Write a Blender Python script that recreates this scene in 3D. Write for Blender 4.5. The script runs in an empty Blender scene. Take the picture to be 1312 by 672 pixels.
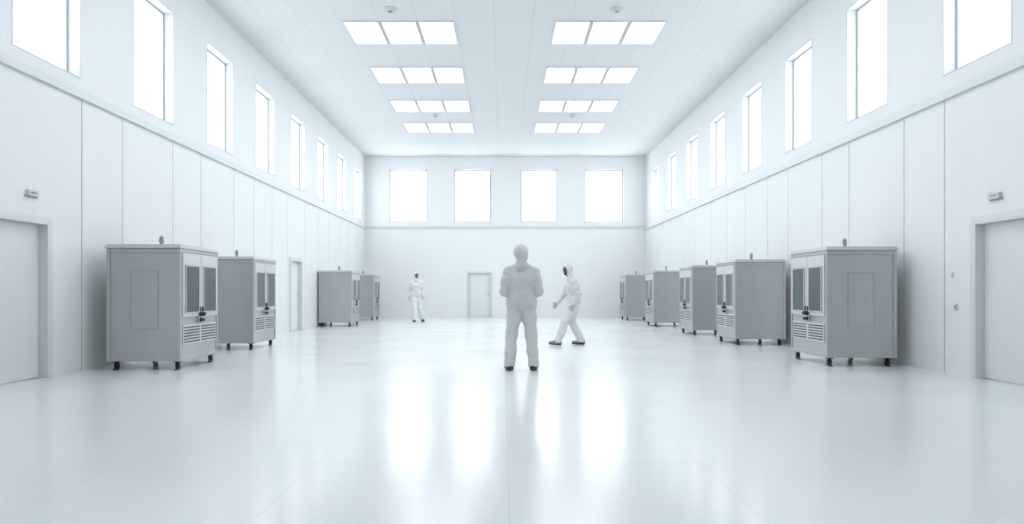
import bpy, math
import numpy as np
from mathutils import Vector, Matrix
S = bpy.context.scene
COL = S.collection
try:
    S.view_settings.view_transform = 'Standard'
    S.view_settings.look = 'None'
except Exception: pass
F_PX = 840.0; H = 1.13
XL, XR, YB, ZC = -6.0, 6.17, 28.47, 7.0
Y0 = -2.0

# ------------------------------------------------------------ materials
def mat(name, col, rough=0.5, metal=0.0, spec=0.5, noise=0.0, nscale=20, bump=0.0, bscale=60, emit=None, es=0, stretch=(1,1,1)):
    m = bpy.data.materials.new(name); m.use_nodes = True
    nt = m.node_tree; b = nt.nodes['Principled BSDF']
    b.inputs['Base Color'].default_value = (*col, 1)
    b.inputs['Roughness'].default_value = rough
    b.inputs['Metallic'].default_value = metal
    b.inputs['Specular IOR Level'].default_value = spec
    tc = nt.nodes.new('ShaderNodeTexCoord')
    mp = nt.nodes.new('ShaderNodeMapping'); mp.inputs['Scale'].default_value = stretch
    nt.links.new(tc.outputs['Object'], mp.inputs['Vector'])
    n = nt.nodes.new('ShaderNodeTexNoise'); n.inputs['Scale'].default_value = nscale
    n.inputs['Detail'].default_value = 4
    nt.links.new(mp.outputs[0], n.inputs['Vector'])
    if noise > 0:
        r = nt.nodes.new('ShaderNodeMapRange')
        r.inputs['To Min'].default_value = 1-noise; r.inputs['To Max'].default_value = 1+noise*0.6
        nt.links.new(n.outputs['Fac'], r.inputs['Value'])
        mx = nt.nodes.new('ShaderNodeVectorMath'); mx.operation = 'SCALE'
        mx.inputs[0].default_value = col
        nt.links.new(r.outputs[0], mx.inputs['Scale'])
        nt.links.new(mx.outputs[0], b.inputs['Base Color'])
    if bump > 0:
        n2 = nt.nodes.new('ShaderNodeTexNoise'); n2.inputs['Scale'].default_value = bscale
        nt.links.new(mp.outputs[0], n2.inputs['Vector'])
        bp = nt.nodes.new('ShaderNodeBump'); bp.inputs['Strength'].default_value = bump
        bp.inputs['Distance'].default_value = 0.01
        nt.links.new(n2.outputs['Fac'], bp.inputs['Height'])
        nt.links.new(bp.outputs[0], b.inputs['Normal'])
    if emit:
        b.inputs['Emission Color'].default_value = (*emit, 1)
        b.inputs['Emission Strength'].default_value = es
    return m

def line_mask(nt, coord_socket, period, offset, width):
    a = nt.nodes.new('ShaderNodeMath'); a.operation = 'ADD'; a.inputs[1].default_value = -offset
    nt.links.new(coord_socket, a.inputs[0])
    pp = nt.nodes.new('ShaderNodeMath'); pp.operation = 'PINGPONG'; pp.inputs[1].default_value = period/2
    nt.links.new(a.outputs[0], pp.inputs[0])
    l = nt.nodes.new('ShaderNodeMath'); l.operation = 'LESS_THAN'; l.inputs[1].default_value = width/2
    nt.links.new(pp.outputs[0], l.inputs[0])
    return l.outputs[0]

def grid_mat(name, col, linecol, px, ox, py, oy, width, rough, spec=0.5, rnoise=0.0):
    m = mat(name, col, rough, spec=spec)
    nt = m.node_tree; b = nt.nodes['Principled BSDF']
    tc = nt.nodes.new('ShaderNodeTexCoord'); sp = nt.nodes.new('ShaderNodeSeparateXYZ')
    nt.links.new(tc.outputs['Object'], sp.inputs[0])
    m1 = line_mask(nt, sp.outputs[0], px, ox, width); m2 = line_mask(nt, sp.outputs[1], py, oy, width)
    mm = nt.nodes.new('ShaderNodeMath'); mm.operation = 'MAXIMUM'
    nt.links.new(m1, mm.inputs[0]); nt.links.new(m2, mm.inputs[1])
    n = nt.nodes.new('ShaderNodeTexNoise'); n.inputs['Scale'].default_value = 0.7; n.inputs['Detail'].default_value = 5
    nt.links.new(tc.outputs['Object'], n.inputs['Vector'])
    cr = nt.nodes.new('ShaderNodeMix'); cr.data_type = 'RGBA'
    cr.inputs[6].default_value = (*[c*0.975 for c in col], 1); cr.inputs[7].default_value = (*col, 1)
    nt.links.new(n.outputs['Fac'], cr.inputs[0])
    mx = nt.nodes.new('ShaderNodeMix'); mx.data_type = 'RGBA'
    nt.links.new(mm.outputs[0], mx.inputs[0]); nt.links.new(cr.outputs[2], mx.inputs[6])
    mx.inputs[7].default_value = (*linecol, 1)
    nt.links.new(mx.outputs[2], b.inputs['Base Color'])
    if rnoise > 0:
        r = nt.nodes.new('ShaderNodeMapRange')
        r.inputs['To Min'].default_value = rough-rnoise; r.inputs['To Max'].default_value = rough+rnoise
        nt.links.new(n.outputs['Fac'], r.inputs['Value']); nt.links.new(r.outputs[0], b.inputs['Roughness'])
    return m

M_floor = grid_mat('floor_epoxy', (.80,.84,.86), (.68,.73,.755), 1.265, 0.03, 4.3, 4.3, 0.006, 0.19, 0.7, 0.05)
M_ceil = grid_mat('ceiling_tile', (.72,.75,.77), (.60,.64,.67), 0.833, -3.53, 1.45, 14.2-0.09, 0.014, 0.8, 0.2)
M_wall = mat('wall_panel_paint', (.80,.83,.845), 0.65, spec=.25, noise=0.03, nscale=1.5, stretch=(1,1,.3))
M_wallbk = mat('end_wall_haze_lift', (.875,.90,.91), 0.65, spec=.25, noise=0.02, nscale=1.5)  # wall colour lightened to paint in the hazy brightness of the far end
M_wallb = mat('wall_joint', (.36,.39,.41), 0.7, noise=0.05)
M_trim = mat('trim_paint', (.72,.755,.77), 0.5, spec=.3, noise=0.02)
M_door = mat('door_paint', (.72,.75,.77), 0.4, noise=0.03, nscale=3)
M_doorpale = mat('door_paint_pale', (.82,.845,.86), 0.4, noise=0.03, nscale=3)
M_frame = mat('door_frame_paint', (.70,.735,.75), 0.4, noise=0.02)
M_winf = mat('window_frame_paint', (.56,.60,.62), 0.7, spec=.2, noise=0.02)
M_glow = mat('daylit_glazing', (.9,.95,1), 0.3, emit=(.96,.985,1.0), es=3.75)
M_lamp = mat('light_diffuser', (.95,.97,1), 0.4, emit=(.97,.99,1.0), es=4.8)
M_lampf = mat('light_frame', (.7,.74,.76), 0.5, noise=0.02)
M_cab = mat('cabinet_metal', (.49,.497,.505), 0.34, metal=0.45, noise=0.22, nscale=1.1, bump=0.02, bscale=8, stretch=(1,1,.45))
M_cab2 = mat('cabinet_panel', (.53,.54,.55), 0.34, metal=0.4, noise=0.10, nscale=1.5, stretch=(1,1,.3))
M_cabdoor = mat('cabinet_door_metal', (.64,.65,.66), 0.35, metal=0.25, noise=0.05, nscale=3)
M_glass = mat('cabinet_glass', (.10,.125,.145), 0.15, spec=0.4, noise=0.15, nscale=2)
M_black = mat('black_rubber', (.02,.02,.022), 0.45, noise=0.2)
M_dark = mat('dark_slot', (.10,.105,.11), 0.6, noise=0.1)
M_steel = mat('steel', (.55,.56,.57), 0.4, metal=0.5, noise=0.1)
M_red = mat('red_mark', (.45,.12,.10), 0.4, noise=0.1)
M_white = mat('white_plastic', (.62,.64,.65), 0.4, noise=0.03)
M_greyp = mat('grey_plastic', (.33,.35,.37), 0.4, noise=0.05)
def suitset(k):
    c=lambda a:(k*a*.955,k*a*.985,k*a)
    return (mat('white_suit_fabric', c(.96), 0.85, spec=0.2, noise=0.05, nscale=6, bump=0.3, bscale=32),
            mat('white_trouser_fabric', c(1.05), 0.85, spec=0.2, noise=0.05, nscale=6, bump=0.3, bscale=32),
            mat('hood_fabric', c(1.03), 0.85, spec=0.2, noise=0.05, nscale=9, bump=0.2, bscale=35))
M_skin = mat('skin', (.24,.085,.055), 0.5, noise=0.15, nscale=30)
M_skin2 = mat('skin_light', (.25,.10,.07), 0.5, noise=0.15, nscale=30)
M_beard = mat('beard', (.03,.017,.012), 0.8, noise=0.3, nscale=90, bump=0.5, bscale=200)
M_eye = mat('eye', (.03,.02,.02), 0.2, noise=0.1)
M_lip = mat('lip', (.25,.08,.06), 0.4, noise=0.1)
M_glove = mat('glove', (.48,.48,.48), 0.5, noise=0.08, nscale=20)
M_boot = mat('boot_black', (.035,.036,.04), 0.45, noise=0.2, nscale=20)
M_bootg = mat('boot_grey', (.22,.23,.24), 0.5, noise=0.1, nscale=20)

# ------------------------------------------------------------ mesh helpers
CUBEF = [(0,3,2,1),(4,5,6,7),(0,1,5,4),(1,2,6,5),(2,3,7,6),(3,0,4,7)]
def box(lo, hi): return ('b', lo, hi)
def cyl(c, r1, r2, h, ax='z', seg=20): return ('c', c, r1, r2, h, ax, seg)
def build(name, parts, mx=1):
    V, Fc = [], []
    for p in parts:
        o = len(V)
        if p[0] == 'b':
            (a,b,c), (d,e,f) = p[1], p[2]
            if mx < 0: a, d = -d, -a
            a,d = min(a,d),max(a,d); b,e=min(b,e),max(b,e); c,f=min(c,f),max(c,f)
            V += [(a,b,c),(d,b,c),(d,e,c),(a,e,c),(a,b,f),(d,b,f),(d,e,f),(a,e,f)]
            Fc += [tuple(o+i for i in q) for q in CUBEF]
        else:
            _, c, r1, r2, h, ax, seg = p
            for k,(r,t) in enumerate(((r1,0),(r2,h))):
                for i in range(seg):
                    a = 2*math.pi*i/seg; u, v = r*math.cos(a), r*math.sin(a)
                    q = {'z':(u,v,t),'x':(t,u,v),'y':(v,t,u)}[ax]
                    x = (c[0]*mx)+(q[0]*(mx if ax=='x' else 1))
                    V.append((x, c[1]+q[1], c[2]+q[2]))
            flip = (mx < 0 and ax == 'x')
            fs = [tuple(range(seg-1,-1,-1)), tuple(range(seg,2*seg))]
            for i in range(seg):
                j=(i+1)%seg; fs.append((i,j,seg+j,seg+i))
            for q in fs:
                q = tuple(o+i for i in q); Fc.append(q[::-1] if flip else q)
    me = bpy.data.meshes.new(name); me.from_pydata(V, [], Fc); me.update()
    return me
def ob(name, me, m=None, parent=None, loc=(0,0,0), bevel=0):
    o = bpy.data.objects.new(name, me); COL.objects.link(o); o.location = loc
    if m and me: me.materials.append(m)
    if parent: o.parent = parent
    if bevel:
        b = o.modifiers.new('bevel','BEVEL'); b.width = bevel; b.segments = 2; b.limit_method='ANGLE'
    return o
def tag(o, label, cat, kind=None, group=None):
    o['label'] = label; o['category'] = cat
    if kind: o['kind'] = kind
    if group: o['group'] = group

# ------------------------------------------------------------ room
fl = ob('floor', build('floor', [box((XL-.3,Y0,-.15),(XR+.3,YB+.3,0))]), M_floor)
tag(fl, 'glossy pale blue-white epoxy floor with fine joints', 'floor', 'structure')
ce = ob('ceiling', build('ceiling', [box((XL-.3,Y0,ZC),(XR+.3,YB+.3,ZC+.15))]), M_ceil)
tag(ce, 'white tiled suspended ceiling', 'ceiling', 'structure')

TZ = 3.93
WZ0, WZ1 = 4.15, 6.2
def side_wall(name, X, sg, seams, doors, wins):
    parts = []; back = []
    o = -sg
    def rng(x0, x1, y0, y1, z0, z1, lst): lst.append(box((X+o*x0,y0,z0),(X+o*x1,y1,z1)))
    ed = [Y0]+seams+[YB]
    for a,b in zip(ed[:-1], ed[1:]):
        a2, b2 = a+.009, b-.009
        cur = a2
        for (d0,d1,dz) in doors:
            if d1 <= a2 or d0 >= b2: continue
            s, e = max(d0,a2), min(d1,b2)
            if s > cur: rng(0,.05,cur,s,0,TZ,parts)
            rng(0,.05,s,e,dz,TZ,parts); cur = e
        if cur < b2: rng(0,.05,cur,b2,0,TZ,parts)
    cur = Y0
    for (d0,d1,dz) in doors:
        rng(.05,.3,cur,d0,0,TZ,back); rng(.05,.3,d0,d1,dz,TZ,back); cur = d1
    rng(.05,.3,cur,YB,0,TZ,back)
    cur = Y0
    for (w0,w1) in wins:
        rng(0,.3,cur,w0,WZ0,WZ1,parts); cur = w1
    rng(0,.3,cur,YB,WZ0,WZ1,parts)
    rng(0,.3,Y0,YB,TZ,WZ0,parts); rng(0,.3,Y0,YB,WZ1,ZC,parts)
    me = build(name, parts+back); me.materials.append(M_wall); me.materials.append(M_wallb)
    for i,p in enumerate(me.polygons): p.material_index = 0 if i < 6*len(parts) else 1
    w = ob(name, me); tag(w, 'white panelled wall with vertical joints below high windows', 'wall', 'structure')
winsL = [(8.0+2.63*k-5.26, 9.3+2.63*k-5.26) for k in range(1,10)]
winsR = [(7.95+2.58*k-5.16, 9.2+2.58*k-5.16) for k in range(1,10)]
doorsL = [(7.42,8.62,2.03),(18.45,19.45,2.03)]
doorsR = [(7.35,8.56,2.03)]
seamL = [2.5,5.0,7.0,9.33,10.33,11.9,13.0,14.6,15.75,17.0,18.2,19.8,21.2,22.6,24.0,25.4,26.9]
seamR = [2.5,5.0,7.0,9.17,10.1,11.7,12.7,14.2,15.3,16.7,18.1,19.5,21.0,22.5,24.0,25.5,27.0]
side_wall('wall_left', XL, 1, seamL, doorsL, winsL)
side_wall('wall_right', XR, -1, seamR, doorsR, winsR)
bw = [(-4.98,-3.32),(-2.14,-.54),(.75,2.34),(3.53,5.22)]
BZ0, BZ1 = 4.15, 6.45
bd = (-1.53,-.54,1.95)
p=[]; cur=XL
for a,b in bw: p.append(box((cur,YB,BZ0),(a,YB+.3,BZ1))); cur=b
p.append(box((cur,YB,BZ0),(XR,YB+.3,BZ1)))
p += [box((XL,YB,BZ1),(XR,YB+.3,ZC)), box((XL,YB,bd[2]),(XR,YB+.3,BZ0)),
      box((XL,YB,0),(bd[0],YB+.3,bd[2])), box((bd[1],YB,0),(XR,YB+.3,bd[2]))]
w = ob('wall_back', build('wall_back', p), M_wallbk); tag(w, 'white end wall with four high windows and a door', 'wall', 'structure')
def trim(n, lo, hi, label='pale painted ledge running along the wall'):
    t = ob('trim_%d'%n, build('trim', [box(lo,hi)]), M_trim, bevel=.008); tag(t, label, 'trim', 'structure')
trim(1, (XL,Y0,3.86),(XL+.05,YB-.05,3.98)); trim(2, (XR-.05,Y0,3.80),(XR,YB-.05,3.92)); trim(3, (XL,YB-.05,3.88),(XR,YB,3.98))
# windows
wn = [0]
def window(lo, hi, axis, face, outw, label):
    wn[0]+=1
    u0,z0 = lo; u1,z1 = hi; fw=.055; g=.014
    def bx(a0,a1,c0,c1,d0,d1):
        if axis=='y': return box((face+outw*d0,a0,c0),(face+outw*d1,a1,c1))
        return box((a0,face+outw*d0,c0),(a1,face+outw*d1,c1))
    fr = [bx(u0,u0+fw,z0,z1,.17,.26), bx(u1-fw,u1,z0,z1,.17,.26), bx(u0+fw,u1-fw,z0,z0+fw,.17,.26), bx(u0+fw,u1-fw,z1-fw,z1,.17,.26),
          bx(u0,u0+g,z0,z1,-.004,.17), bx(u1-g,u1,z0,z1,-.004,.17), bx(u0+g,u1-g,z0,z0+g,-.004,.17), bx(u0+g,u1-g,z1-g,z1,-.004,.17)]
    o = ob('window_%d'%wn[0], build('window', fr), M_winf); tag(o, label, 'window', 'structure')
    ob('window_pane', build('pane', [bx(u0+fw,u1-fw,z0+fw,z1-fw,.21,.235)]), M_glow, o)
for a,b in winsL: window((a,WZ0),(b,WZ1),'y',XL,-1,'tall narrow high window glowing with daylight')
for a,b in winsR: window((a,WZ0),(b,WZ1),'y',XR,1,'tall narrow high window glowing with daylight')
for a,b in bw: window((a,BZ0),(b,BZ1),'x',YB,1,'wide bright daylit window in the end wall')
# doors
dn=[0]
def door(axis, face, outw, u0, u1, z1, m, label, hside=1, f=.075):
    dn[0]+=1
    def bx(a0,a1,c0,c1,d0,d1):
        if axis=='y': return box((face+outw*d0,a0,c0),(face+outw*d1,a1,c1))
        return box((a0,face+outw*d0,c0),(a1,face+outw*d1,c1))
    root = bpy.data.objects.new('door_%d'%dn[0], None); COL.objects.link(root); tag(root,label,'door','structure')
    ob('leaf', build('leaf',[bx(u0+.025,u1-.025,.008,z1-.025,.09,.14)]), m, root, bevel=.004)
    ob('door_frame', build('frame',[bx(u0-f,u0,0,z1+f,-.03,0),bx(u1,u1+f,0,z1+f,-.03,0),bx(u0,u1,z1,z1+f,-.03,0),
        bx(u0,u0+.025,0,z1,-.03,.16),bx(u1-.025,u1,0,z1,-.03,.16),bx(u0+.025,u1-.025,z1-.025,z1,-.03,.16)]), M_frame, root, bevel=.004)
    uh = u1-.10 if hside>0 else u0+.10
    ob('handle', build('handle',[bx(uh-.018,uh+.018,.97,1.09,.08,.09), bx(uh-.008,uh+.008,1.02,1.036,.035,.08), bx(uh-.09 if hside>0 else uh,uh if hside>0 else uh+.09,1.02,1.034,.03,.042)]), M_steel, root, bevel=.003)
door('y',XL,-1,7.42,8.62,2.03,M_door,'pale grey flush door in a painted frame',-1)
door('y',XL,-1,18.45,19.45,2.03,M_doorpale,'white flush door in a painted frame beside cabinets',1)
door('y',XR,1,7.35,8.56,2.03,M_door,'pale grey flush door in a painted frame',-1)
door('x',YB,1,bd[0],bd[1],bd[2],M_doorpale,'white single door in the end wall',1,.05)

# ceiling lights
lm=build('fixture_frame',[box((-.385,0,-.025),(-.36,1.27,0)),box((.36,0,-.025),(.385,1.27,0)),box((-.36,0,-.025),(.36,.025,0)),box((-.36,1.245,-.025),(.36,1.27,0))]); lm.materials.append(M_lampf)
dm=build('diffuser',[box((-.36,.025,-.018),(.36,1.245,-.001))]); dm.materials.append(M_lamp)
for Yr in (5.4,8.3,11.25,14.2,17.1,20.05,22.8):  # unseen rows nearest the camera are added to brighten foreground floor and figures
    for gx in (-3.52, 1.09):
        for i in range(3):
            f = bpy.data.objects.new('ceiling_light', lm); COL.objects.link(f)
            f.location=(gx+.42+i*.82, Yr, ZC)
            tag(f,'square recessed ceiling light panel with white diffuser','ceiling light',group='ceiling light panels')
            d = bpy.data.objects.new('diffuser', dm); COL.objects.link(d); d.parent=f
sm=build('detector',[cyl((0,0,-.02),.13,.13,.02,'z',28),cyl((0,0,-.05),.08,.11,.03,'z',28)]); sm.materials.append(M_white)
sm2=build('sensor',[cyl((0,0,-.075),.035,.05,.025,'z',20)]); sm2.materials.append(M_greyp)
for x,y in ((-2.35,13.6),(2.35,13.6),(-2.26,21.75),(2.31,21.75)):
    f=bpy.data.objects.new('smoke_detector',sm); COL.objects.link(f); f.location=(x,y,ZC)
    tag(f,'round white smoke detector on the ceiling','smoke detector',group='smoke detectors')
    d=bpy.data.objects.new('sensor',sm2); COL.objects.link(d); d.parent=f

# wall boxes
def wallbox(X, sg, y, z, label):
    r = ob('alarm_unit', build('alarm',[box((0,-.09,-.04),(.05,.09,.04))],sg), M_white, loc=(X,y,z), bevel=.008)
    tag(r,label,'alarm')
    ob('indicator_strip', build('strip',[box((.05,-.06,-.005),(.056,.03,.012))],sg), M_red if sg>0 else M_greyp, r)
    ob('bracket', build('br',[box((0,-.11,-.055),(.015,.11,-.04))],sg), M_greyp, r)
wallbox(XL,1,8.32,2.38,'small grey wall alarm unit with reddish strip above door')
wallbox(XR,-1,8.2,2.33,'small grey wall alarm unit above door')
r=ob('wall_switch',build('sw',[box((0,-.03,-.045),(.015,.03,.045))],-1),M_white,loc=(XR,8.93,.92),bevel=.004); tag(r,'small white wall switch plate beside the door','switch')
ob('rocker',build('rk',[box((.015,-.014,-.025),(.022,.014,.025))],-1),M_greyp,r)
r=ob('door_button',build('sw',[box((0,-.022,-.035),(.015,.022,.035))],-1),M_white,loc=(XR,9.0,1.36),bevel=.004); tag(r,'small pale door entry button plate on the wall','button')
ob('push_button',build('rk',[cyl((.015,0,0),.012,.012,.007,'x',16)],-1),M_white,r)

# ------------------------------------------------------------ cabinets
W, D, CZ0, CZ1 = 1.04, 1.22, .14, 1.80
def cabinet(sg):
    root = bpy.data.objects.new('equipment_cabinet', None); COL.objects.link(root)
    hx, hy = W/2, D/2
    P = lambda n,parts,m,par=root,bv=.005: ob(n, build(n,parts,sg), m, par, bevel=bv)
    P('cabinet_body',[box((-hx,-hy,CZ0),(hx,hy,CZ1-.04)),
        box((-hx-.006,-hy-.016,CZ0-.01),(-hx+.045,-hy,CZ1-.05)), box((hx-.045,-hy-.016,CZ0-.01),(hx+.014,-hy+.04,CZ1-.05)),
        box((-hx+.045,-hy-.014,CZ1-.11),(hx-.045,-hy,CZ1-.05)), box((-hx+.045,-hy-.014,CZ0-.01),(hx-.045,-hy,CZ0+.06)),
        box((hx,hy-.04,CZ0-.01),(hx+.014,hy,CZ1-.05)), box((hx,-hy+.04,CZ1-.10),(hx+.012,hy-.04,CZ1-.05)), box((hx,-hy+.04,CZ0-.01),(hx+.012,hy-.04,CZ0+.05))],M_cab,root,.007)
    P('lid',[box((-hx-.026,-hy-.03,CZ1-.045),(hx+.026,hy+.022,CZ1-.012)),box((-hx-.008,-hy-.008,CZ1-.012),(hx+.008,hy+.008,CZ1+.012))],M_cabdoor)
    a,b,c,d=-.19,.21,.60,1.43; t=.014
    P('side_panel',[box((a,-hy-.006,c),(b,-hy,d)),box((a,-hy-.015,c),(a+t,-hy-.006,d)),box((b-t,-hy-.015,c),(b,-hy-.006,d)),
                    box((a+t,-hy-.015,c),(b-t,-hy-.006,c+t)),box((a+t,-hy-.015,d-t),(b-t,-hy-.006,d))],M_cab,root,.004)
    for k,(y0,y1) in enumerate(((-hy+.045,-.005),(.005,hy-.045))):
        d=P('door',[box((hx,y0,.76),(hx+.026,y1,CZ1-.11))],M_cabdoor)
        c=(y0+y1)/2
        P('door_window',[box((hx+.026,c-.195,.83),(hx+.034,c+.195,1.50))],M_glass,d,.003)
        t=.022
        P('window_trim',[box((hx+.026,c-.195-t,.83-t),(hx+.040,c-.195,1.5+t)),box((hx+.026,c+.195,.83-t),(hx+.040,c+.195+t,1.5+t)),
                         box((hx+.026,c-.195,.83-t),(hx+.040,c+.195,.83)),box((hx+.026,c-.195,1.5),(hx+.040,c+.195,1.5+t))],M_cab2,d,.003)
        yh = (y1-.035) if k==0 else (y0+.035)
        P('handle',[cyl((hx+.026,yh,.79),.034,.030,.035,'x',18),cyl((hx+.061,yh,.79),.018,.018,.02,'x',14),
                    box((hx+.026,yh-.010,.83),(hx+.045,yh+.010,.90))],M_black,d,.002)
    P('latch',[box((hx+.0,-.075,.66),(hx+.03,.075,.745))],M_cab2)
    P('knob',[cyl((hx+.03,-.035,.70),.030,.026,.03,'x',16)],M_black,root,.002)
    P('knob',[cyl((hx+.03,.045,.70),.024,.022,.03,'x',16)],M_black,root,.002)
    P('indicator_light',[cyl((hx+.03,.005,.73),.009,.007,.012,'x',12)],M_red,root,0)
    P('vent_panel',[box((hx,-hy+.07,.36),(hx+.014,hy-.07,.64))],M_cabdoor)
    sl=[]
    for i in range(6):
        z=.385+i*.042
        for y0,y1 in ((-hy+.10,-.03),(.03,hy-.10)):
            sl.append(box((hx+.014,y0,z),(hx+.018,y1,z+.020)))
    P('vent_slots',sl,M_dark,root,0)
    for x in (-hx+.09,hx-.07):
        for y in (-hy+.08,hy-.08):
            P('caster',[box((x-.045,y-.045,.115),(x+.045,y+.045,.130)),cyl((x,y,.10),.022,.026,.018,'z',14),
               box((x-.026,y-.028,.035),(x-.020,y+.028,.10)),box((x+.020,y-.028,.035),(x+.026,y+.028,.10)),
               box((x-.026,y-.028,.088),(x+.026,y+.028,.10)),
               cyl((x-.017,y+.012,.043),.043,.043,.034,'x',22),cyl((x-.03,y+.012,.043),.012,.012,.06,'x',12),
               cyl((x,y-.042,.02),.010,.010,.095,'z',10),cyl((x,y-.042,0),.030,.022,.02,'z',16)],M_black,root,.002)
    P('beacon',[cyl((.02,-.15,CZ1+.012),.045,.045,.015,'z',20),cyl((.02,-.15,CZ1+.027),.026,.026,.05,'z',18),cyl((.02,-.15,CZ1+.077),.036,.036,.022,'z',18),
        cyl((.02,-.15,CZ1+.099),.030,.030,.05,'z',18),cyl((.02,-.15,CZ1+.149),.022,.012,.02,'z',18)],M_greyp,root,.002)
    return root
def copy_tree(src, newparent=None, skip=()):
    o = src.copy(); COL.objects.link(o)
    if newparent: o.parent = newparent
    for c in list(src.children):
        if c.name.split('.')[0] in skip: continue
        copy_tree(c, o)
    return o
bases={1:cabinet(1),-1:cabinet(-1)}
specs=[(1,-4.64,9.40,'s'),(1,-4.83,12.65,''),(1,-4.90,21.1,''),(1,-5.08,25.6,''),
       (-1,4.88,9.88,'s'),(-1,4.88,13.77,''),(-1,4.88,16.9,''),(-1,4.85,21.1,''),(-1,4.80,25.7,'')]
used={1:False,-1:False}
for sg,xe,y0,fl_ in specs:
    c = bases[sg] if not used[sg] else copy_tree(bases[sg], None, () if fl_ else ('side_panel',))
    used[sg]=True
    c.location=(xe-sg*W/2, y0+D/2, 0)
    tag(c, 'grey metal equipment cabinet with raised side panel, twin glazed doors' if fl_ else 'grey metal equipment cabinet with plain side, twin glazed doors',
        'cabinet', group='equipment cabinets along the walls')

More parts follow.
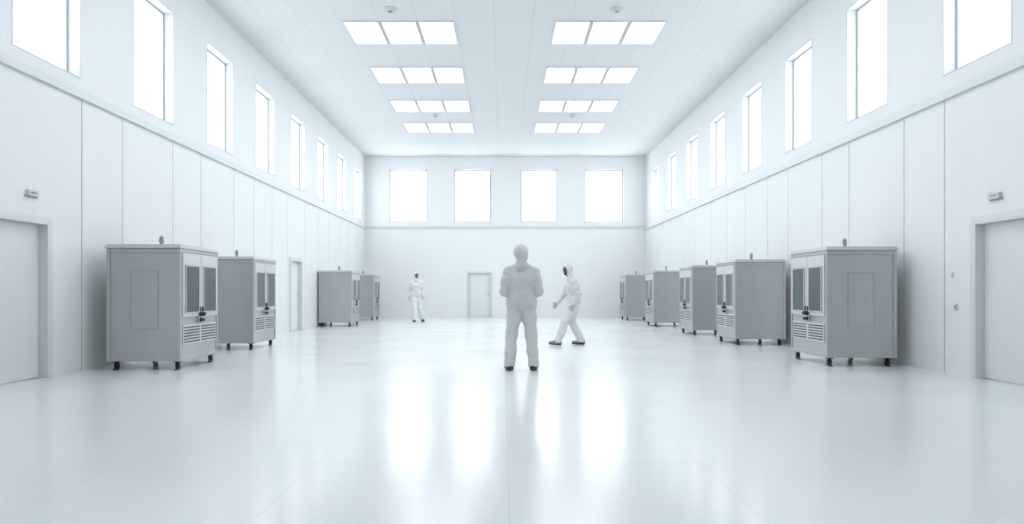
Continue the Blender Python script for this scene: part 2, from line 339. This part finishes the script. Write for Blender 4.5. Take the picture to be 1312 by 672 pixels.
# ------------------------------------------------------------ SDF people
RNG=np.random.RandomState(7); LAT=RNG.rand(24,24,24).astype(np.float32)
def vnoise(P):
    i=np.floor(P).astype(int); f=(P-i).astype(np.float32); f=f*f*(3-2*f); i%=24; j=(i+1)%24
    def L(a,b,c): return LAT[a,b,c]
    x0,y0,z0=i.T; x1,y1,z1=j.T; fx,fy,fz=f.T
    a=L(x0,y0,z0)*(1-fx)+L(x1,y0,z0)*fx; b=L(x0,y1,z0)*(1-fx)+L(x1,y1,z0)*fx
    c=L(x0,y0,z1)*(1-fx)+L(x1,y0,z1)*fx; d=L(x0,y1,z1)*(1-fx)+L(x1,y1,z1)*fx
    return (a*(1-fy)+b*fy)*(1-fz)+(c*(1-fy)+d*fy)*fz
class Field:
    def __init__(s, lo, hi, h):
        s.lo=np.array(lo,float); s.h=h
        s.n=np.ceil((np.array(hi)-s.lo)/h).astype(int)+1
        s.F=np.full(s.n,1.0,np.float32)
    def sub(s, lo, hi, m):
        a=np.maximum(np.floor((np.array(lo)-m-s.lo)/s.h).astype(int),0)
        b=np.minimum(np.ceil((np.array(hi)+m-s.lo)/s.h).astype(int)+1,s.n)
        if (b<=a).any(): return None
        sl=tuple(slice(a[i],b[i]) for i in range(3))
        g=[(s.lo[i]+s.h*np.arange(a[i],b[i])).astype(np.float32) for i in range(3)]
        return sl, g[0][:,None,None], g[1][None,:,None], g[2][None,None,:]
    def comb(s, sl, d, k, cut=False):
        f=s.F[sl]
        if cut:
            d=-d; hh=np.maximum(k-np.abs(f-d),0)/k
            s.F[sl]=np.maximum(f,d)+hh*hh*k/4
        else:
            hh=np.maximum(k-np.abs(f-d),0)/k
            s.F[sl]=np.minimum(f,d)-hh*hh*k/4
    def cone(s,a,b,ra,rb,k=.03,cut=False):
        a=np.array(a,float); b=np.array(b,float); R=max(ra,rb)
        r=s.sub(np.minimum(a,b)-R,np.maximum(a,b)+R,k+.03)
        if r is None: return
        sl,X,Y,Z=r; ba=b-a; L=max((ba*ba).sum(),1e-9)
        t=np.clip(((X-a[0])*ba[0]+(Y-a[1])*ba[1]+(Z-a[2])*ba[2])/L,0,1)
        d=np.sqrt((X-a[0]-t*ba[0])**2+(Y-a[1]-t*ba[1])**2+(Z-a[2]-t*ba[2])**2)-(ra+(rb-ra)*t)
        s.comb(sl,d.astype(np.float32),k,cut)
    def ell(s,c,rad,Rm=None,k=.03,cut=False):
        c=np.array(c,float); R=max(rad)
        r=s.sub(c-R,c+R,k+.03)
        if r is None: return
        sl,X,Y,Z=r; x,y,z=np.broadcast_arrays(X-c[0],Y-c[1],Z-c[2])
        if Rm is not None:
            M=Rm.T; x,y,z=[M[i,0]*x+M[i,1]*y+M[i,2]*z for i in range(3)]
        k0=np.sqrt((x/rad[0])**2+(y/rad[1])**2+(z/rad[2])**2)
        k1=np.sqrt((x/rad[0]**2)**2+(y/rad[1]**2)**2+(z/rad[2]**2)**2)+1e-6
        s.comb(sl,(k0*(k0-1)/k1).astype(np.float32),k,cut)
    def above(s,z0):
        Z=s.lo[2]+s.h*np.arange(s.n[2]); s.F=np.maximum(s.F,(z0-Z)[None,None,:].astype(np.float32))
    def wrinkle(s,amp,seed,centers=(),base=.35):
        idx=np.argwhere(np.abs(s.F)<.035); P=s.lo+s.h*idx
        off=np.array([seed*3.7,seed*5.1,seed*2.3])
        wp=np.stack([vnoise(P*5+off+k*7.7) for k in range(3)],1)-.5
        Q=P+wp*.20
        r1=1-3*np.abs(2*vnoise(Q*np.array([6,6,15])+off)-1)
        r2=1-2*np.abs(2*vnoise(Q*np.array([11,11,26])+off+3.3)-1)
        r3=vnoise(Q*np.array([9,9,5])+off+9)*2-1
        r1=np.clip(r1,-.8,1)
        wt=np.full(len(P),base)
        for ct in centers: wt+=np.exp(-((P-np.array(ct))**2).sum(1)/(.12**2))
        s.F[tuple(idx.T)]-=(amp*wt*(.8*r1+.35*r2)+amp*.4*r3).astype(np.float32)
    def mesh(s,name):
        F=s.F; I=F<0; nx,ny,nz=F.shape
        cs=[(i,j,k) for i in (0,1) for j in (0,1) for k in (0,1)]
        cnt=sum(I[i:nx-1+i,j:ny-1+j,k:nz-1+k].astype(np.int8) for i,j,k in cs)
        act=(cnt>0)&(cnt<8); idx=np.argwhere(act)
        ids=np.full(act.shape,-1,np.int64); ids[act]=np.arange(len(idx))
        vals={c:F[idx[:,0]+c[0],idx[:,1]+c[1],idx[:,2]+c[2]] for c in cs}
        acc=np.zeros((len(idx),3)); num=np.zeros(len(idx))
        for c in cs:
            for ax in range(3):
                if c[ax]: continue
                d=list(c); d[ax]=1; d=tuple(d)
                va,vb=vals[c],vals[d]; m=(va<0)!=(vb<0)
                t=np.where(m,va/np.where(m,va-vb,1),0)
                p=np.array(c,float)[None,:].repeat(len(idx),0); p[:,ax]+=t
                acc+=p*m[:,None]; num+=m
        V=s.lo+s.h*(idx+acc/num[:,None])
        Q=[]
        for ax in range(3):
            u,v=(ax+1)%3,(ax+2)%3
            sa=[slice(None)]*3; sb=[slice(None)]*3; sa[ax]=slice(0,-1); sb[ax]=slice(1,None)
            A,B=I[tuple(sa)],I[tuple(sb)]
            e=np.argwhere(A!=B)
            e=e[(e[:,u]>0)&(e[:,v]>0)&(e[:,u]<F.shape[u]-1)&(e[:,v]<F.shape[v]-1)]
            ins=A[e[:,0],e[:,1],e[:,2]]
            def g(du,dv):
                q=e.copy(); q[:,u]-=du; q[:,v]-=dv; return ids[q[:,0],q[:,1],q[:,2]]
            q=np.stack([g(1,1),g(0,1),g(0,0),g(1,0)],1)
            q[~ins]=q[~ins][:,::-1]
            Q.append(q)
        Q=np.concatenate(Q)
        me=bpy.data.meshes.new(name); me.from_pydata(V.tolist(),[],Q.tolist()); me.update()
        me.polygons.foreach_set('use_smooth',np.ones(len(me.polygons),bool))
        return me

def person(loc, yaw, J, label, skin, bearded, bootmat, scale=1.0, seed=1.0, shade=.7, fat=0.0):
    M_suit,M_trous,M_hood=suitset(shade)
    root=bpy.data.objects.new('person',None); COL.objects.link(root)
    root.location=loc; root.rotation_euler=(0,0,yaw); root.scale=(scale,)*3
    tag(root,label,'person')
    A=lambda k:np.array(J[k],float)
    hd=A('head'); hy,hp=J['hrot']
    Rh=np.array((Matrix.Rotation(hy,3,'Z')@Matrix.Rotation(hp,3,'X')))
    hl=lambda x,y,z: hd+Rh@np.array([x,y,z])
    ch,ne,pe=A('chest'),A('neck'),A('pelvis')
    sL,sR,hL,hR=A('shL'),A('shR'),A('hipL'),A('hipR')
    allp=np.array([A(k) for k in J if k not in('hrot','palmL','palmR','fL','fR','tL','tR')])
    lo=allp.min(0)-.28; hi=allp.max(0)+.28; lo[2]=-.03
    def torso(f,g,k=.07):
        for sh,hp_ in ((sL,hL),(sR,hR)):
            m=ch+(sh-ch)*.46; m[2]=ch[2]
            f.cone(ne*.35+sh*.65-np.array([0,0,.02]),ne+np.array([0,0,.0]),.048+g,.043+g,.06)
            f.cone(sh-np.array([0,0,.03]),m,.052+g,.096+g,k)
            wa=(pe+ch)/2+(sh-ch)*.24; wa[2]=(pe[2]+ch[2])/2-.01
            f.cone(m,wa,.098+g,.084+g,k)
            f.cone(wa,hp_+np.array([0,-.01,.03]),.084+g,.100+g,k)
    # body
    f=Field(lo,hi,.006)
    torso(f,-.014)
    f.cone(ne-np.array([0,0,.05]),hd-np.array([0,.0,.03]),.054,.050,.03)
    for s in 'LR':
        f.cone(A('sh'+s),A('el'+s),.045,.036,.04); f.cone(A('el'+s),A('wr'+s),.036,.026,.03)
        f.cone(A('hip'+s),A('kn'+s),.082,.050,.05); f.cone(A('kn'+s),A('an'+s),.050,.032,.04)
        fd=A('f'+s); fd/=np.linalg.norm(fd)
        f.cone(A('an'+s)-fd*.03-[0,0,.035],A('an'+s)+fd*.13-[0,0,.045],.033,.025,.03)
        w=A('wr'+s); d=w-A('el'+s); d/=np.linalg.norm(d)
        n=A('palm'+s); n-=d*n.dot(d); n/=np.linalg.norm(n); side=A('t'+s); side-=d*side.dot(d); side-=n*side.dot(n); side/=np.linalg.norm(side)
        for i,(o,l) in enumerate(((.030,.072),(.010,.082),(-.011,.076),(-.031,.058))):
            kn=w+d*.095+side*o; f.cone(w+side*o*.6+d*.01,kn,.019,.013,.014)
            d1=d*.92+n*.38+side*o*2.5; d1/=np.linalg.norm(d1); d2=d*.6+n*.8; d2/=np.linalg.norm(d2)
            p1=kn+d1*l*.52; f.cone(kn,p1,.0115,.010,.006); f.cone(p1,p1+d2*l*.5,.010,.0085,.006)
        tb=w+d*.03+side*.025; td=d*.6+side*.75+n*.25; td/=np.linalg.norm(td); t1=tb+td*.045
        f.cone(tb,t1,.016,.012,.012); td=d*.85+side*.3+n*.35; td/=np.linalg.norm(td); f.cone(t1,t1+td*.035,.012,.0095,.006)
    f.ell(hl(0,-.012,.022),(.076,.094,.096),Rh,.03)
    f.ell(hl(0,.022,-.040),(.058,.070,.074),Rh,.03)
    f.ell(hl(0,.062,-.088),(.026,.026,.022),Rh,.025)
    for sx in(-1,1):
        f.ell(hl(sx*.074,-.005,-.01),(.010,.02,.030),Rh,.008)
        f.ell(hl(sx*.033,.098,.006),(.020,.018,.014),Rh,.01,cut=True)
        f.ell(hl(sx*.032,.080,.006),(.013,.013,.012),Rh,.004)
        f.cone(hl(sx*.012,.086,.028),hl(sx*.046,.074,.026),.009,.008,.01)
    f.cone(hl(0,.090,.012),hl(0,.110,-.022),.008,.014,.012)
    f.ell(hl(0,.090,-.055),(.024,.010,.008),Rh,.008)
    f.above(.006)
    me=f.mesh('body')
    for m in (skin,M_glove,M_beard if bearded else skin,M_eye,M_lip): me.materials.append(m)
    n=len(me.polygons); c=np.empty(n*3); me.polygons.foreach_get('center',c); c=c.reshape(n,3)
    mi=np.zeros(n,np.int32)
    for s in 'LR':
        d=A('wr'+s)-A('el'+s); d/=np.linalg.norm(d)
        r=c-A('wr'+s); mi[((r@d)>-.05)&(np.linalg.norm(r,axis=1)<.24)]=1
    q=(c-hd)@Rh
    near=np.linalg.norm(q,axis=1)<.15; mi[near]=0
    if bearded: mi[near&(q[:,2]<-.045)&(q[:,1]>.0)&(q[:,1]<.3)]=2; mi[near&(np.abs(q[:,0])>.055)&(q[:,2]<-.02)]=2
    mi[near&(np.abs(np.abs(q[:,0])-.032)<.011)&(np.abs(q[:,2]-.006)<.008)&(q[:,1]>.06)]=3
    mi[near&(np.abs(q[:,0])<.024)&(np.abs(q[:,2]+.055)<.008)&(q[:,1]>.085)]=4
    me.polygons.foreach_set('material_index',mi)
    ob('body',me,None,root)
    # trousers
    f=Field(lo,hi,.006)
    for s in 'LR':
        hp_,kn,an=A('hip'+s),A('kn'+s),A('an'+s)
        f.cone(hp_+[0,-.012,.04],hp_*.55+kn*.45,.112,.097,.05); f.cone(hp_*.55+kn*.45,kn,.097,.081,.04)
        f.cone(kn,kn*.45+an*.55+[0,-.01,0],.081,.080,.04); f.cone(kn*.45+an*.55+[0,-.01,0],an+[0,0,.01],.080,.072,.03)
        f.cone(an+[0,0,.02],an+[0,0,.0],.078,.077,.01)
    f.cone(hL+[0,0,.08],hR+[0,0,.08],.105,.105,.06)
    f.wrinkle(.0075,seed,[A('kn'+s)+o for s in 'LR' for o in ([0,0,0],[0,0,-.32])]+[(hL+hR)/2-[0,0,.06]]); f.above(.055)
    me=f.mesh('trousers'); ob('trousers',me,M_trous,root)
    # jacket
    f=Field(lo,hi,.006)
    torso(f,.014+fat)
    f.cone(hL+[0.01,-.01,.06],hR+[-.01,-.01,.06],.114+fat,.114+fat,.05)
    f.cone(hL+[0.0,-.01,-.02],hR+[0,-.01,-.02],.124,.124,.03)
    for s in 'LR':
        sh,el,wr=A('sh'+s),A('el'+s),A('wr'+s)
        f.cone(sh-[0,0,.015],sh*.45+el*.55,.068+fat*.5,.064+fat*.5,.04); f.cone(sh*.45+el*.55,el,.064+fat*.5,.058,.05)
        f.cone(el,wr*.6+el*.4,.058,.048,.04); f.cone(wr*.6+el*.4,wr,.048,.040,.015)
        f.cone(wr-(wr-el)*.08,wr+(wr-el)*.02,.044,.044,.006)
    f.cone(ne-[0,0,.03],ne+[0,.003,.022],.076,.072,.02)
    f.wrinkle(.0075,seed+2,[A('el'+s) for s in 'LR']+[A('sh'+s)-[0,0,.10] for s in 'LR']+[(pe+ch)/2-[0,0,.05]])
    f.above(hL[2]-.035)
    me=f.mesh('jacket'); ob('jacket',me,M_suit,root)
    # hood
    lo2=np.minimum(hd,ne)-.22; hi2=hd+.22
    f=Field(lo2,hi2,.005)
    f.ell(hl(0,-.012,.020),(.099,.112,.108),Rh,.02)
    f.ell(hl(0,.010,-.045),(.084,.088,.078),Rh,.025)
    f.cone(hl(0,-.018,-.06),ne+[0,0,.01],.062,.066,.02)
    f.ell(hl(0,.125,-.014),(.072,.114,.094),Rh,.012,cut=True)
    f.wrinkle(.003,seed+4,[ne+[0,0,.03]])
    me=f.mesh('hood'); ob('hood',me,M_hood,root)
    # boots
    for s in 'LR':
        an=A('an'+s); fd=A('f'+s); fd/=np.linalg.norm(fd)
        up=np.array([0,0,1.])-fd*fd[2]; up/=np.linalg.norm(up)
        b0=an-up*.045
        f=Field(an-.3,an+.3,.006)
        f.cone(an+[0,0,.03],b0-fd*.02,.050,.046,.03)
        f.cone(b0-fd*.045,b0+fd*.07,.043,.042,.03); f.cone(b0+fd*.07,b0+fd*.16,.042,.034,.03)
        g=[(f.lo[i]+f.h*np.arange(f.n[i])) for i in range(3)]
        zz=(g[0][:,None,None]-an[0])*up[0]+(g[1][None,:,None]-an[1])*up[1]+(g[2][None,None,:]-an[2])*up[2]
        f.F=np.maximum(f.F,(-(zz+.085))).astype(np.float32)
        me=f.mesh('boot'); me.materials.append(bootmat); me.materials.append(M_boot)
        n=len(me.polygons); c=np.empty(n*3); me.polygons.foreach_get('center',c); c=c.reshape(n,3)
        h_=(c-an)@up; me.polygons.foreach_set('material_index',(h_<-.058).astype(np.int32))
        bo=ob('boot',me,None,root)
    return root

z90=math.pi/2
P1=dict(head=(.0,.015,1.665),hrot=(-.85,.05),neck=(0,0,1.50),chest=(0,0,1.28),pelvis=(0,0,.97),
 shL=(-.185,0,1.415),shR=(.185,0,1.415),elL=(-.245,-.03,1.12),elR=(.245,-.03,1.12),wrL=(-.07,.20,1.02),wrR=(.07,.20,1.03),
 palmL=(.2,-1,0),palmR=(-.2,-1,0),tL=(0,0,1),tR=(0,0,1),
 hipL=(-.095,0,.93),hipR=(.095,0,.93),knL=(-.14,.02,.50),knR=(.14,.02,.50),anL=(-.17,-.03,.085),anR=(.17,-.03,.085),fL=(-.28,1,0),fR=(.28,1,0))
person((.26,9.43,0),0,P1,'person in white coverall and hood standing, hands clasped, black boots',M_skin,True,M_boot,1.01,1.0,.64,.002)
P2=dict(head=(.0,.07,1.565),hrot=(0.6,-.16),neck=(0,.0,1.40),chest=(0,-.04,1.19),pelvis=(0,-.06,.91),
 shL=(-.16,-.05,1.32),shR=(.16,-.01,1.32),elL=(-.215,-.13,1.06),elR=(.21,.10,1.07),wrL=(-.205,-.03,.83),wrR=(.17,.26,.88),
 palmL=(1,0,0),palmR=(-1,0,-.3),tL=(0,1,0),tR=(0,.5,1),
 hipL=(-.085,-.06,.88),hipR=(.085,-.06,.88),knL=(-.09,.13,.50),knR=(.09,-.03,.47),anL=(-.09,.28,.092),anR=(.09,-.22,.088),fL=(-.05,1,.04),fR=(.1,1,0))
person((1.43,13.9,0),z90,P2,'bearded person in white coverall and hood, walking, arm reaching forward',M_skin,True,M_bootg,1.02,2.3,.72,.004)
P3=dict(head=(.0,.02,1.665),hrot=(.2,-.02),neck=(0,0,1.50),chest=(0,0,1.28),pelvis=(0,0,.97),
 shL=(-.17,0,1.405),shR=(.17,0,1.405),elL=(-.24,-.05,1.14),elR=(.235,-.07,1.14),wrL=(-.245,.11,.94),wrR=(.25,.0,.88),
 palmL=(1,0,-.2),palmR=(-1,0,-.2),tL=(0,1,.2),tR=(0,1,.2),
 hipL=(-.085,0,.93),hipR=(.085,0,.93),knL=(-.13,-.02,.50),knR=(.07,.14,.52),anL=(-.21,-.20,.088),anR=(.07,.14,.085),fL=(-.3,1,0),fR=(.1,1,0))
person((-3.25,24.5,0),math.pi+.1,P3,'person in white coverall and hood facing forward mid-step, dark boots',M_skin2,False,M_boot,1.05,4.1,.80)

# ------------------------------------------------------------ light / world / camera
wd=bpy.data.worlds.new('World'); S.world=wd; wd.use_nodes=True
bg=wd.node_tree.nodes['Background']; bg.inputs[0].default_value=(.93,.97,1,1); bg.inputs[1].default_value=0.6
cam=bpy.data.cameras.new('Camera'); co=bpy.data.objects.new('Camera',cam); COL.objects.link(co)
co.location=(0,0,H); co.rotation_euler=(math.pi/2,0,0)
cam.sensor_width=36; cam.clip_end=200
cam.lens=F_PX/1312*36
cam.shift_x=11/1312; cam.shift_y=38/1312
S.camera=co
